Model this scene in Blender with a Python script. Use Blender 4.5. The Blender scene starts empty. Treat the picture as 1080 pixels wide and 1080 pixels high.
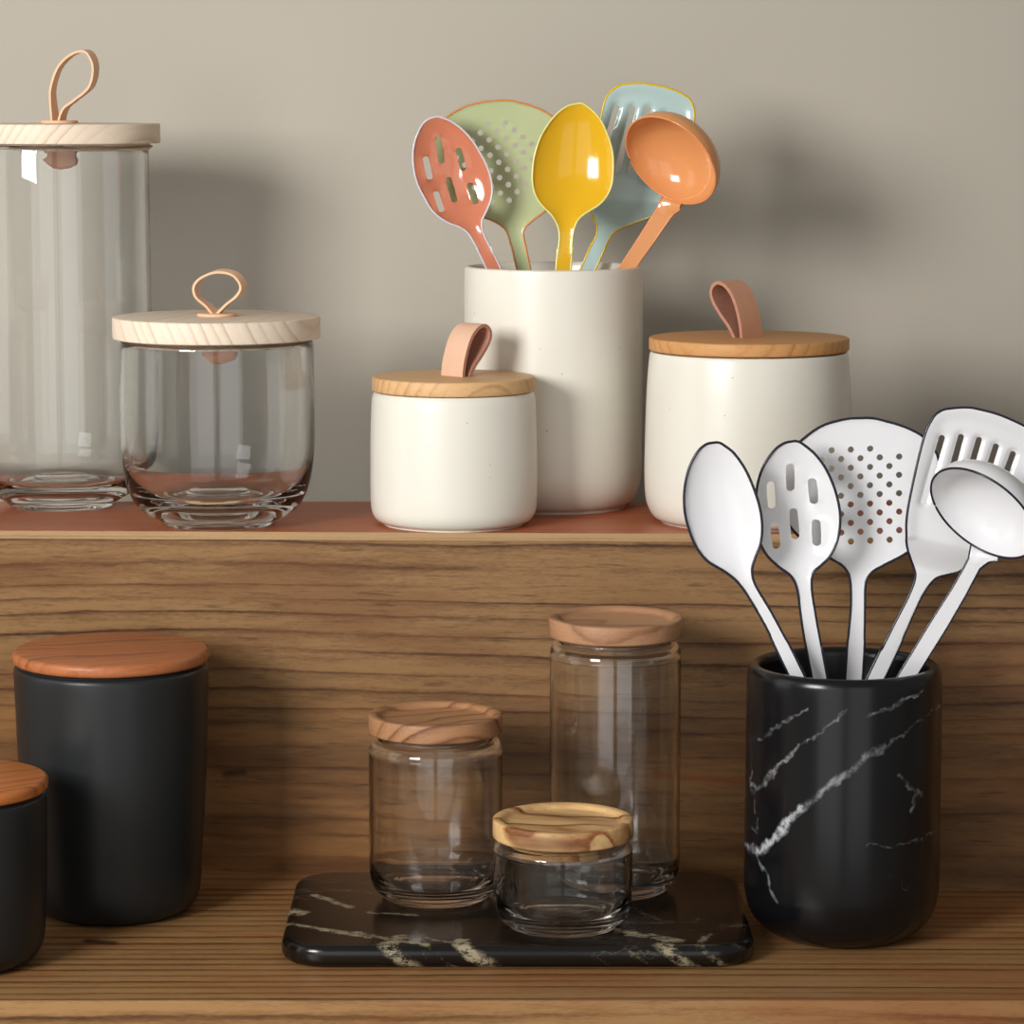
import bpy, bmesh, math, random, json
import numpy as np
from mathutils import Vector, Matrix
from mathutils.geometry import delaunay_2d_cdt

sc = bpy.context.scene
COL = sc.collection
R = math.radians

# ------------------------------------------------------------------ camera
cam_d = bpy.data.cameras.new('camera'); cam = bpy.data.objects.new('camera', cam_d); COL.objects.link(cam)
cam.location = (0, -2.1, 0.58188); cam.rotation_euler = (R(82), 0, 0)
cam_d.sensor_width = 36; cam_d.lens = 3500/1080*36; cam_d.clip_end = 50; cam_d.clip_start = 0.05
sc.camera = cam
# ------------------------------------------------------------------ world and lights
w = bpy.data.worlds.new('world'); sc.world = w; w.use_nodes = True
bg = w.node_tree.nodes['Background']; bg.inputs[0].default_value = (1.0, 0.97, 0.93, 1); bg.inputs[1].default_value = 0.22

def area(name, loc, target, sx, sy, power, color=(1, 1, 1), spread=180):
    l = bpy.data.lights.new(name, 'AREA'); l.shape = 'RECTANGLE'; l.size = sx; l.size_y = sy
    l.energy = power; l.color = color; l.spread = R(spread)
    o = bpy.data.objects.new(name, l); COL.objects.link(o); o.location = loc
    o.rotation_euler = (Vector(target)-Vector(loc)).to_track_quat('-Z', 'Y').to_euler()
    return o
area('key_softbox', (-1.28, -1.62, 0.92), (-0.12, 0.35, 0.40), 0.72, 0.66, 7.6, (1, 0.985, 0.972), 70)
area('left_panel', (-2.0, -0.25, 0.7), (0, 0.2, 0.2), 0.9, 1.5, 4.5, (1, 0.98, 0.95))
area('front_left_panel', (-0.95, -2.9, 0.15), (-0.1, 0.2, 0.15), 1.6, 2.6, 13, (1, 0.985, 0.97))
area('front_right_panel', (0.86, -2.9, 0.15), (0.1, 0.2, 0.15), 1.4, 2.6, 8.5, (0.98, 0.99, 1))
sc.view_settings.view_transform = 'Standard'; sc.view_settings.look = 'None'
sc.view_settings.exposure = 0.10; sc.view_settings.gamma = 1; sc.view_settings.use_curve_mapping = False
sc.cycles.max_bounces = 16; sc.cycles.transmission_bounces = 16; sc.cycles.glossy_bounces = 6
sc.cycles.transparent_max_bounces = 16; sc.cycles.caustics_refractive = True; sc.cycles.caustics_reflective = False
sc.cycles.blur_glossy = 0.3; sc.cycles.sample_clamp_indirect = 4

# ------------------------------------------------------------------ node helpers
def srgb(r, g, b):
    f = lambda c: (c/255/12.92 if c/255 <= .04045 else ((c/255+.055)/1.055)**2.4)
    return (f(r), f(g), f(b), 1)
class NT:
    def __init__(s, name):
        s.m = bpy.data.materials.new(name); s.m.use_nodes = True; s.t = s.m.node_tree
        s.b = s.t.nodes['Principled BSDF']; s.out = s.t.nodes['Material Output']
        s.co = s.n('ShaderNodeTexCoord').outputs['Object']
    def n(s, ty, **kw):
        x = s.t.nodes.new(ty)
        for k, v in kw.items(): setattr(x, k, v)
        return x
    def put(s, inp, v):
        if isinstance(v, bpy.types.NodeSocket): s.t.links.new(v, inp)
        elif v is not None: inp.default_value = v
    def m_(s, op, a, b=None, c=None, clamp=False):
        x = s.n('ShaderNodeMath', operation=op, use_clamp=clamp)
        for i, v in enumerate((a, b, c)): s.put(x.inputs[i], v) if v is not None else None
        return x.outputs[0]
    def v_(s, op, a, b=None, scale=None):
        x = s.n('ShaderNodeVectorMath', operation=op); s.put(x.inputs[0], a)
        if b is not None: s.put(x.inputs[1], b)
        if scale is not None: s.put(x.inputs['Scale'], scale)
        return x.outputs['Value'] if op in ('DOT_PRODUCT', 'LENGTH') else x.outputs[0]
    def map(s, scale=(1, 1, 1), rot=(0, 0, 0), loc=(0, 0, 0), co=None):
        x = s.n('ShaderNodeMapping'); s.put(x.inputs['Vector'], co or s.co)
        x.inputs['Scale'].default_value = scale; x.inputs['Rotation'].default_value = rot; x.inputs['Location'].default_value = loc
        return x.outputs[0]
    def noise(s, v, scale=1, detail=3, rough=.5, dist=0):
        x = s.n('ShaderNodeTexNoise'); s.put(x.inputs['Vector'], v); x.inputs['Scale'].default_value = scale
        x.inputs['Detail'].default_value = detail; x.inputs['Roughness'].default_value = rough; x.inputs['Distortion'].default_value = dist
        return x.outputs['Fac']
    def ramp(s, f, stops):
        x = s.n('ShaderNodeValToRGB'); s.put(x.inputs[0], f); e = x.color_ramp.elements
        while len(e) < len(stops): e.new(.5)
        for i, (p, c) in enumerate(stops):
            e[i].position = p; e[i].color = c if len(c) == 4 else (*c, 1)
        return x.outputs[0]
    def mix(s, f, a, b, mode='MIX'):
        x = s.n('ShaderNodeMix', data_type='RGBA', blend_type=mode)
        s.put(x.inputs[0], f); s.put(x.inputs[6], a); s.put(x.inputs[7], b); return x.outputs[2]
    def sep(s, v):
        x = s.n('ShaderNodeSeparateXYZ'); s.put(x.inputs[0], v); return x.outputs
    def comb(s, a, b, c):
        x = s.n('ShaderNodeCombineXYZ')
        for i, v in enumerate((a, b, c)): s.put(x.inputs[i], v)
        return x.outputs[0]
    def smooth(s, v, a, b):      # 0 at a, 1 at b
        x = s.n('ShaderNodeMapRange', interpolation_type='SMOOTHSTEP'); s.put(x.inputs[0], v)
        x.inputs[1].default_value = a; x.inputs[2].default_value = b; return x.outputs[0]
    def seg(s, p, A, B, w0, w1):  # soft mask around a segment in the XY of p
        pa = s.v_('SUBTRACT', p, (*A, 0)); ba = Vector((B[0]-A[0], B[1]-A[1], 0))
        h = s.m_('MULTIPLY', s.v_('DOT_PRODUCT', pa, tuple(ba)), 1/ba.length_squared, clamp=True)
        sc_ = s.n('ShaderNodeVectorMath', operation='SCALE'); sc_.inputs[0].default_value = tuple(ba); s.put(sc_.inputs['Scale'], h)
        d = s.v_('LENGTH', s.v_('SUBTRACT', pa, sc_.outputs[0]))
        return s.smooth(d, w1, w0)
    def bump(s, h, strength=.2, dist=.001):
        x = s.n('ShaderNodeBump'); x.inputs['Strength'].default_value = strength; x.inputs['Distance'].default_value = dist
        s.put(x.inputs['Height'], h); s.put(s.b.inputs['Normal'], x.outputs[0])
    def fin(s, col=None, rough=None, spec=None, coat=None, coatr=.05, ior=None):
        if col is not None: s.put(s.b.inputs['Base Color'], col)
        if rough is not None: s.put(s.b.inputs['Roughness'], rough)
        if spec is not None: s.b.inputs['Specular IOR Level'].default_value = spec
        if coat: s.b.inputs['Coat Weight'].default_value = coat; s.b.inputs['Coat Roughness'].default_value = coatr
        return s.m

def wood(name, light, dark, axis=(1, 0, 0), across=(0, 0, 1), ring=.013, amp=1.5, nl=2.0, nc=10.0, fine=.22, line=.8,
         rough=.5, off=0.0, mid=None, patches=None, spec=.4, ringvar=.0, bump=.15, sharp=.75):
    """grain lines run along `axis`, rings follow each other along `across`"""
    s = NT(name); a = Vector(axis).normalized(); c = Vector(across).normalized(); k = a.cross(c)
    pa = s.v_('DOT_PRODUCT', s.co, tuple(a)); pc = s.v_('DOT_PRODUCT', s.co, tuple(c)); pk = s.v_('DOT_PRODUCT', s.co, tuple(k))
    warp = s.noise(s.comb(s.m_('MULTIPLY_ADD', pa, nl, off), s.m_('MULTIPLY', pc, nc), s.m_('MULTIPLY', pk, nc*.4)), 1, 2, .45)
    t = s.m_('ADD', s.m_('MULTIPLY', pc, 1/ring), s.m_('MULTIPLY', s.m_('SUBTRACT', warp, .5), amp*2))
    if ringvar:
        t = s.m_('ADD', t, s.m_('MULTIPLY', s.noise(s.comb(0.3, s.m_('MULTIPLY_ADD', pc, 22, off), s.m_('MULTIPLY', pk, 4)), 1, 1), ringvar))
    t = s.m_('ADD', t, s.m_('MULTIPLY', s.m_('SUBTRACT', s.noise(s.comb(s.m_('MULTIPLY', pa, 30), s.m_('MULTIPLY', pc, 160), s.m_('MULTIPLY', pk, 160)), 1, 3, .6), .5), .20))
    f = s.m_('FRACT', t)
    rg = s.ramp(f, [(0, (.30, .30, .30)), (.16, (0, 0, 0)), (sharp*.62, (.10, .10, .10)), (sharp, (.42, .42, .42)), (.90, (1, 1, 1)), (.95, (.95, .95, .95)), (1, (.30, .30, .30))])
    # every ring has its own strength
    ringid = s.noise(s.comb(s.m_('FLOOR', t), s.m_('MULTIPLY', pa, 1.4), off+.5), 1.7, 1)
    stren = s.m_('MULTIPLY', s.smooth(ringid, .25, .65), line)
    fibre = s.noise(s.comb(s.m_('MULTIPLY', pa, 34), s.m_('MULTIPLY', pc, 430), s.m_('MULTIPLY', pk, 430)), 1, 4, .7)
    pore = s.noise(s.comb(s.m_('MULTIPLY', pa, 170), s.m_('MULTIPLY', pc, 1000), s.m_('MULTIPLY', pk, 1000)), 1, 2, .6)
    fibre = s.m_('ADD', s.m_('MULTIPLY', fibre, .6), s.m_('MULTIPLY', pore, .4))
    streak = s.noise(s.comb(s.m_('MULTIPLY_ADD', pa, 4, off), s.m_('MULTIPLY', pc, 90), s.m_('MULTIPLY', pk, 60)), 1, 3, .6)
    fac = s.m_('MULTIPLY', rg, stren)
    fac = s.m_('ADD', fac, s.m_('MULTIPLY', s.m_('SUBTRACT', fibre, .5), fine*5.0))
    fac = s.m_('ADD', fac, s.m_('MULTIPLY', s.m_('SUBTRACT', streak, .5), fine*2.2), clamp=True)
    col = s.ramp(fac, [(0, light), (.5, mid or tuple((light[i]+dark[i])/2 for i in range(4))), (1, dark)])
    if patches:
        blot = s.noise(s.comb(s.m_('MULTIPLY_ADD', pa, patches[1], off*2), s.m_('MULTIPLY', pc, patches[2]), s.m_('MULTIPLY', pk, patches[2])), 1, 3, .6)
        col = s.mix(s.m_('MULTIPLY', s.smooth(blot, .43, .64), patches[3]), col, patches[0])
    s.bump(s.m_('ADD', s.m_('MULTIPLY', fibre, .6), s.m_('MULTIPLY', rg, -.6)), bump, .0006)
    s.last = col
    return s, s.fin(col, rough, spec)

M = {}
# wall paint
s = NT('wall_paint'); n = s.noise(s.map((1, 1, 1)), 240, 2)
s.bump(n, .04, .0005); M['wall'] = s.fin(s.mix(s.noise(s.co, 3, 2), srgb(178, 172, 158), srgb(184, 177, 164)), .85, .2)
s, M['riser_wood'] = wood('riser_board_wood', srgb(140, 106, 68), srgb(52, 31, 16), ring=.0135, amp=1.3, nl=1.6, nc=9, fine=.34, line=.9, off=3.1, rough=.55, ringvar=2.2, mid=srgb(102, 71, 40), patches=(srgb(100, 58, 28), 5, 26, .45), spec=.3, sharp=.8)
x, y, z = s.sep(s.co)
low = s.smooth(z, .175, .09)
big = s.noise(s.comb(s.m_('MULTIPLY', x, 5), 2.2, s.m_('MULTIPLY', z, 42)), 1, 4, .65)
c = s.mix(s.m_('MULTIPLY', low, .55), s.last, s.mix(s.smooth(big, .38, .62), srgb(82, 50, 24), srgb(146, 100, 54)))
dash = s.noise(s.comb(s.m_('MULTIPLY', x, 26), 4.1, s.m_('MULTIPLY', z, 330)), 1, 3, .6)
c = s.mix(s.m_('MULTIPLY', s.smooth(dash, .58, .72), .55), c, srgb(58, 36, 18))
wz = s.m_('MULTIPLY', s.m_('SUBTRACT', s.noise(s.comb(s.m_('MULTIPLY', x, 30), 0.0, s.m_('MULTIPLY', z, 90)), 1, 4), .5), .010)
p2 = s.comb(x, s.m_('ADD', z, wz), 0)
c = s.mix(s.m_('MULTIPLY', s.seg(p2, (.105, .0755), (.165, .0715), -.001, .005), .7), c, srgb(140, 66, 24))
c = s.mix(s.m_('MULTIPLY', s.seg(p2, (-.202, .071), (-.190, .073), .000, .005), .75), c, srgb(50, 28, 14))
M['riser_wood'] = s.fin(c, .55, .3)
s, M['shelf_wood'] = wood('shelf_board_wood', srgb(168, 128, 82), srgb(76, 46, 22), across=(0, 1, .7), ring=.011, amp=1.0, nl=1.3, nc=8, fine=.28, line=.85, off=7.7, rough=.45, mid=srgb(126, 88, 50), ringvar=1.5, patches=(srgb(146, 72, 34), 4, 18, .35), spec=.4)
x, y, z = s.sep(s.co)
wy = s.m_('MULTIPLY', s.m_('SUBTRACT', s.noise(s.comb(s.m_('MULTIPLY', x, 22), s.m_('MULTIPLY', y, 60), 0), 1, 4), .5), .012)
p2 = s.comb(x, s.m_('ADD', y, wy), 0)
c = s.mix(s.m_('MULTIPLY', s.seg(p2, (-.215, .042), (-.08, .012), -.001, .0035), .75), s.last, srgb(168, 72, 26))
c = s.mix(s.m_('MULTIPLY', s.seg(p2, (-.278, .018), (-.262, .012), .001, .007), .85), c, srgb(56, 32, 16))
M['shelf_wood'] = s.fin(c, .45, .4)
_, M['top_wood'] = wood('red_stained_wood', srgb(180, 98, 58), srgb(92, 38, 18), across=(0, 1, 0), ring=.015, amp=1.0, nl=1.6, nc=8, fine=.22, line=.5, off=1.3, rough=.4, mid=srgb(146, 72, 42), patches=(srgb(160, 100, 66), 5, 20, .4))
_, M['edge_wood'] = wood('lit_edge_wood', srgb(168, 136, 96), srgb(112, 80, 48), across=(0, 0, 1), ring=.004, amp=.5, nl=2, nc=8, fine=.25, line=.5, off=1.9, rough=.6)  # paler colour stands in for light on the upward-facing chamfer
_, M['ash'] = wood('pale_ash_wood', srgb(226, 210, 189), srgb(186, 158, 132), axis=(.25, 1, 0), across=(1, -.25, .55), ring=.0062, amp=1.5, nl=3, nc=14, fine=.1, line=.75, off=2.2, rough=.55, spec=.25)
_, M['ash2'] = wood('pale_ash_wood_straight', srgb(226, 209, 187), srgb(190, 160, 132), axis=(.5, 1, 0), across=(1, -.5, -.9), ring=.006, amp=1.2, nl=3, nc=12, fine=.1, line=.7, off=5.2, rough=.55, spec=.25)
_, M['oak'] = wood('light_oak_wood', srgb(214, 172, 122), srgb(158, 110, 64), axis=(1, .5, 0), across=(-.5, 1, .4), ring=.007, amp=1.6, nl=5, nc=18, fine=.26, line=.55, off=4.4, rough=.5, spec=.3)
_, M['oak2'] = wood('honey_oak_wood', srgb(202, 148, 92), srgb(150, 94, 48), axis=(1, -.4, 0), across=(.4, 1, -.5), ring=.007, amp=1.6, nl=5, nc=18, fine=.26, line=.55, off=9.4, rough=.5, spec=.3)
_, M['teak'] = wood('orange_brown_wood', srgb(174, 106, 64), srgb(96, 52, 26), axis=(1, .35, 0), across=(-.35, 1, .3), ring=.012, amp=2.4, nl=7, nc=22, fine=.3, line=.8, off=6.1, rough=.42, mid=srgb(146, 84, 46))
_, M['teak2'] = wood('orange_wood', srgb(190, 116, 60), srgb(120, 62, 26), axis=(1, .9, 0), across=(-.9, 1, .3), ring=.010, amp=2.0, nl=7, nc=20, fine=.3, line=.8, off=8.1, rough=.42, mid=srgb(164, 92, 42))
_, M['acacia_a'] = wood('acacia_wood_reddish', srgb(172, 126, 88), srgb(76, 45, 28), axis=(1, .25, 0), across=(-.25, 1, .8), ring=.015, amp=2.2, nl=10, nc=24, fine=.17, line=.75, off=1.1, rough=.5, mid=srgb(130, 86, 56))
_, M['acacia_b'] = wood('acacia_wood_even', srgb(176, 132, 98), srgb(100, 62, 40), axis=(1, .15, 0), across=(-.15, 1, -.9), ring=.024, amp=1.8, nl=10, nc=20, fine=.17, line=.5, off=5.6, rough=.5, mid=srgb(144, 102, 70))
_, M['acacia_c'] = wood('acacia_wood_figured', srgb(228, 188, 130), srgb(88, 46, 22), axis=(1, -.3, 0), across=(.3, 1, .7), ring=.026, amp=2.4, nl=9, nc=22, fine=.2, line=1.0, off=12.7, rough=.48, mid=srgb(164, 106, 60), patches=(srgb(104, 60, 34), 3, 26, .9))

# cream stoneware with specks
def ceramic(name, col, speck, rough, amount):
    s = NT(name); v = s.n('ShaderNodeTexVoronoi'); v.inputs['Scale'].default_value = 190; s.put(v.inputs['Vector'], s.co)
    rnd = s.sep(v.outputs['Color'])[0]
    size = s.m_('MULTIPLY', s.m_('SUBTRACT', rnd, 1-amount, clamp=True), .13/amount)
    dot = s.m_('LESS_THAN', v.outputs['Distance'], size)
    cloud = s.mix(s.noise(s.co, 14, 3), col, tuple(c*.95 for c in col[:3])+(1,))
    c = s.mix(s.m_('MULTIPLY', dot, .62), cloud, speck)
    s.bump(s.noise(s.co, 45, 2), .05, .002)
    return s.fin(c, rough, .5)
M['cream'] = ceramic('cream_stoneware', srgb(226, 222, 209), srgb(100, 84, 64), .3, .13)
M['foot'] = NT('unglazed_foot').fin(srgb(216, 205, 184), .8, .2)
s = NT('matte_charcoal_glaze'); s.bump(s.noise(s.co, 60, 2), .04, .002)
M['charcoal'] = s.fin(srgb(31, 33, 34), .36, .38)

# black marble: crock
s = NT('black_marble')
x, y, z = s.sep(s.co)
wv = s.noise(s.co, 22, 5, .65); wv2 = s.noise(s.map(loc=(3.1, 1.7, 9.2)), 22, 5, .65)
px_ = s.m_('ADD', x, s.m_('MULTIPLY', s.m_('SUBTRACT', wv, .5), .022)); pz_ = s.m_('ADD', z, s.m_('MULTIPLY', s.m_('SUBTRACT', wv2, .5), .022))
fx = s.n('ShaderNodeTexNoise'); s.put(fx.inputs['Vector'], s.co); fx.inputs['Scale'].default_value = 110; fx.inputs['Detail'].default_value = 3
pp = s.v_('ADD', s.comb(px_, pz_, 0), s.v_('SCALE', s.v_('SUBTRACT', fx.outputs['Color'], (.5, .5, .5)), scale=.006))
front = s.smooth(y, .02, -.01)
def vsum(lst):
    o = None
    for (A, B, w0, w1, st) in lst:
        v = s.m_('MULTIPLY', s.seg(pp, A, B, w0, w1), st); o = v if o is None else s.m_('MAXIMUM', o, v)
    return o
strong = vsum([((-.062, .060), (-.030, .098), .0004, .0034, 1.0), ((-.030, .098), (.000, .128), -.0004, .0028, .6), ((.000, .128), (.022, .140), -.0003, .0034, .5),
               ((-.061, .10), (-.036, .138), -.0003, .0019, .6)])
weak = vsum([((-.036, .138), (-.004, .162), -.0004, .0014, .45), ((-.062, .130), (-.030, .165), -.0004, .0014, .4), ((.012, .158), (.045, .169), -.0003, .0020, .5),
             ((.024, .139), (.060, .158), -.0004, .0014, .4), ((.030, .118), (.046, .102), -.0003, .0016, .5), ((.044, .103), (.042, .094), -.0003, .002, .5),
             ((.012, .072), (.06, .076), -.0004, .001, .3), ((-.060, .060), (-.044, .030), -.0003, .0014, .5), ((-.060, .075), (-.062, .13), -.0003, .0012, .3)])
brk = s.smooth(s.noise(s.co, 85, 5, .8), .42, .58)
veins = s.m_('MULTIPLY', s.m_('MULTIPLY', s.m_('MAXIMUM', strong, weak), front), s.m_('MULTIPLY_ADD', brk, .8, .2))
gn = s.noise(s.map((1, 1, .6), rot=(0, R(40), 0), loc=(5, 2, 1)), 11, 5, .6)
thin = s.m_('MULTIPLY', s.smooth(s.m_('ABSOLUTE', s.m_('SUBTRACT', gn, .5)), .004, .0), s.smooth(s.noise(s.co, 7, 2), .55, .7))
veins = s.m_('MAXIMUM', veins, s.m_('MULTIPLY', thin, .35))
c = s.mix(s.noise(s.co, 9, 3), srgb(9, 9, 11), srgb(20, 20, 23))
c = s.mix(veins, c, srgb(188, 192, 196))
M['marble'] = s.fin(c, .22, .42)

# black marble with buff veins: board (object origin at the board centre)
s = NT('black_marble_buff_veins')
x, y, z = s.sep(s.co)
nz = s.n('ShaderNodeTexNoise'); s.put(nz.inputs['Vector'], s.co); nz.inputs['Scale'].default_value = 34; nz.inputs['Detail'].default_value = 6; nz.inputs['Roughness'].default_value = .8
pp = s.v_('ADD', s.comb(s.m_('MULTIPLY_ADD', z, 1.3, x), y, 0), s.v_('SCALE', s.v_('SUBTRACT', nz.outputs['Color'], (.5, .5, .5)), scale=.018))
o = None
for A, B, w0, w1, st in [((-0.1511, -0.0287), (-0.0768, -0.0755), 0.0012, 0.0045, 1), ((-0.1345, -0.0046), (-0.1225, -0.0167), 0.003, 0.0075, 1), ((-0.1174, 0.0302), (-0.0906, -0.0021), 0.0015, 0.005, 1), ((-0.0788, -0.0143), (-0.0474, -0.0215), 0.0005, 0.004, 0.8), ((-0.0862, -0.0663), (-0.0399, -0.0937), 0.0008, 0.0045, 0.9), ((-0.0555, -0.0755), (-0.0724, -0.116), 0.001, 0.0085, 1), ((-0.0158, -0.0846), (-0.0204, -0.116), 0.003, 0.0075, 1), ((-0.0698, -0.1027), (-0.0157, -0.1027), -0.001, 0.0035, 0.6), ((-0.0402, -0.0801), (-0.0037, -0.1027), 0.0, 0.004, 0.6), ((0.0752, -0.0477), (0.094, -0.0686), 0.001, 0.0055, 0.8), ((0.094, -0.0686), (0.1224, -0.0846), 0.002, 0.0075, 1), ((0.0865, -0.1027), (0.0681, -0.1115), 0.001, 0.006, 0.8), ((0.1141, -0.0914), (0.1006, -0.1204), 0.002, 0.0075, 0.9), ((0.1316, -0.1027), (0.1429, -0.0686), 0.0, 0.004, 0.7), ((0.091, 0.0028), (0.1229, -0.0453), -0.001, 0.003, 0.5), ((-0.1513, 0.0403), (-0.1179, 0.0151), -0.001, 0.003, 0.4)]:
    v = s.m_('MULTIPLY', s.seg(pp, A, B, w0, w1), st); o = v if o is None else s.m_('MAXIMUM', o, v)
brk = s.smooth(s.noise(s.map((1, 2.2, 2)), 90, 6, .85), .44, .52)
gn = s.noise(s.map((.5, 1.6, 1), rot=(0, 0, R(8)), loc=(2, 5, 1)), 20, 6, .65)
thin = s.m_('MULTIPLY', s.smooth(s.m_('ABSOLUTE', s.m_('SUBTRACT', gn, .5)), .012, .0), s.smooth(s.noise(s.map((.6, 1, 1)), 12, 3), .48, .66))
veins = s.m_('MAXIMUM', s.m_('MULTIPLY', o, brk), s.m_('MULTIPLY', thin, .38))
c = s.mix(s.noise(s.map((.5, 1, 1)), 16, 4), srgb(9, 8, 7), srgb(25, 21, 17))
c = s.mix(veins, c, s.mix(s.noise(s.co, 90, 3), srgb(176, 166, 138), srgb(140, 128, 98)))
M['marble_board'] = s.fin(c, s.m_('MULTIPLY_ADD', veins, .2, .2), .5)

def enamel(name, col, rough=.08, mottle=.0):
    s = NT(name)
    c = s.mix(s.noise(s.co, 26, 3), col, tuple(v*(1-mottle) for v in col[:3])+(1,))
    s.bump(s.noise(s.co, 38, 2), .05, .002)
    return s.fin(c, rough, .5)
M['e_white'] = enamel('white_enamel', srgb(232, 232, 234), .16, .01)
M['e_navy'] = enamel('navy_enamel_edge', srgb(28, 28, 44), .25)
M['e_salmon'] = enamel('salmon_enamel', srgb(198, 120, 90), .13, .10)
M['e_green'] = enamel('sage_green_enamel', srgb(178, 187, 140), .16, .05)
M['e_yellow'] = enamel('yellow_enamel', srgb(218, 170, 26), .12, .06)
M['e_blue'] = enamel('pale_blue_enamel', srgb(178, 203, 200), .12, .05)
M['e_orange'] = enamel('orange_enamel', srgb(218, 150, 94), .12, .06)
M['r_lilac'] = enamel('lilac_grey_enamel_edge', srgb(200, 196, 200), .2)
M['r_orange'] = enamel('orange_enamel_edge', srgb(206, 134, 72), .2)
M['r_lime'] = enamel('pale_lime_enamel_edge', srgb(216, 212, 128), .2)
M['r_yellow'] = enamel('yellow_enamel_edge', srgb(214, 180, 20), .2)
M['r_peach'] = enamel('peach_enamel_edge', srgb(220, 140, 88), .2)

def leather(name, col, edge):
    s = NT(name); n = s.noise(s.co, 500, 3); s.bump(n, .15, .0006)
    return s.fin(s.mix(s.noise(s.co, 60, 3), col, edge), .6, .3)
M['leather'] = leather('tan_leather', srgb(232, 192, 158), srgb(220, 174, 138))
M['leather_pink'] = leather('blush_leather', srgb(226, 186, 158), srgb(216, 172, 144))
M['leather_tan'] = leather('brown_tan_leather', srgb(216, 163, 131), srgb(204, 148, 114))
s = NT('rough_leather_back'); n = s.noise(s.co, 700, 4, .7); s.bump(n, .5, .001)
M['suede'] = s.fin(s.mix(n, srgb(150, 98, 82), srgb(206, 156, 132)), .9, .1)

def glass(name, tint=(1, 1, 1, 1)):
    s = NT(name); s.t.nodes.remove(s.b)
    g = s.n('ShaderNodeBsdfGlass'); g.inputs['Color'].default_value = tint; g.inputs['Roughness'].default_value = 0; g.inputs['IOR'].default_value = 1.47
    s.t.links.new(g.outputs[0], s.out.inputs[0]); return s.m
M['glass'] = glass('clear_glass', (.985, .99, .99, 1))
s = NT('clear_silicone'); s.b.inputs['Transmission Weight'].default_value = .7
M['silicone'] = s.fin(srgb(190, 160, 130), .3, .4)

# ------------------------------------------------------------------ mesh helpers
def newobj(name, verts, faces, mat, parent=None, smooth=True, sharp=40, mats=None, fm=None):
    me = bpy.data.meshes.new(name); me.from_pydata([tuple(v) for v in verts], [], faces); me.validate()
    bm = bmesh.new(); bm.from_mesh(me); bmesh.ops.recalc_face_normals(bm, faces=bm.faces[:]); bm.to_mesh(me); bm.free()
    for mm in (mats or [mat]): me.materials.append(mm)
    if fm: me.polygons.foreach_set('material_index', fm)
    if smooth:
        me.polygons.foreach_set('use_smooth', [True]*len(me.polygons))
        if sharp: me.set_sharp_from_angle(angle=R(sharp))
    me.update()
    o = bpy.data.objects.new(name, me); COL.objects.link(o)
    if parent: o.parent = parent
    return o
def tag(o, label=None, cat=None, group=None, kind=None):
    if label: o['label'] = label
    if cat: o['category'] = cat
    if group: o['group'] = group
    if kind: o['kind'] = kind
    return o
def thing(name, loc, label, cat, group=None, rot=(0, 0, 0)):
    o = bpy.data.objects.new(name, None); COL.objects.link(o); o.empty_display_size = .02
    o.location = loc; o.rotation_euler = rot
    return tag(o, label, cat, group)
def catmull(pts, n=6, closed=False):
    P = [Vector(p) for p in pts]; out = []; N = len(P)
    for i in range(N if closed else N-1):
        g = (lambda k: P[k % N]) if closed else (lambda k: P[min(max(k, 0), N-1)])
        a, b, c, d = g(i-1), g(i), g(i+1), g(i+2)
        for j in range(n):
            t = j/n
            out.append(.5*((2*b)+(c-a)*t+(2*a-5*b+4*c-d)*t*t+(3*b-a-3*c+d)*t**3))
    if not closed: out.append(P[-1].copy())
    return out
def lathe(name, prof, mat, parent=None, seg=96, closed=False, sharp=40, mats=None, band=None, z0=0.0, cx=0.0, cy=0.0):
    verts = []; rings = []
    for (r, z) in prof:
        if abs(r) < 1e-6: rings.append([len(verts)]); verts.append((cx, cy, z+z0))
        else:
            rings.append(list(range(len(verts), len(verts)+seg)))
            for i in range(seg):
                a = 2*math.pi*i/seg; verts.append((cx+r*math.cos(a), cy+r*math.sin(a), z+z0))
    faces = []; fm = []
    pairs = list(zip(range(len(rings)), range(1, len(rings))))
    if closed: pairs.append((len(rings)-1, 0))
    for a, b in pairs:
        A, B = rings[a], rings[b]
        for i in range(seg):
            j = (i+1) % seg
            if len(A) == 1 and len(B) == 1: continue
            if len(A) == 1: faces.append((A[0], B[i], B[j]))
            elif len(B) == 1: faces.append((A[i], A[j], B[0]))
            else: faces.append((A[i], A[j], B[j], B[i]))
            fm.append(1 if band and band[0] <= a < band[1] else 0)
    return newobj(name, verts, faces, mat, parent, sharp=sharp, mats=mats, fm=fm if mats else None)
def V2(l): return [(p[0], p[1]) for p in l]
def cm(pts, n=5): return [(p[0], p[1]) for p in catmull([(a, b, 0) for a, b in pts], n)]
def disc(R_, z0, z1, bev=.0012, n=3):
    p = [(0, z0)]
    for i in range(n+1):
        a = math.pi/2*i/n; p.append((R_-bev+bev*math.sin(a), z0+bev-bev*math.cos(a)))
    for i in range(n+1):
        a = math.pi/2*i/n; p.append((R_-bev+bev*math.cos(a), z1-bev+bev*math.sin(a)))
    return p+[(0, z1)]
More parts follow.
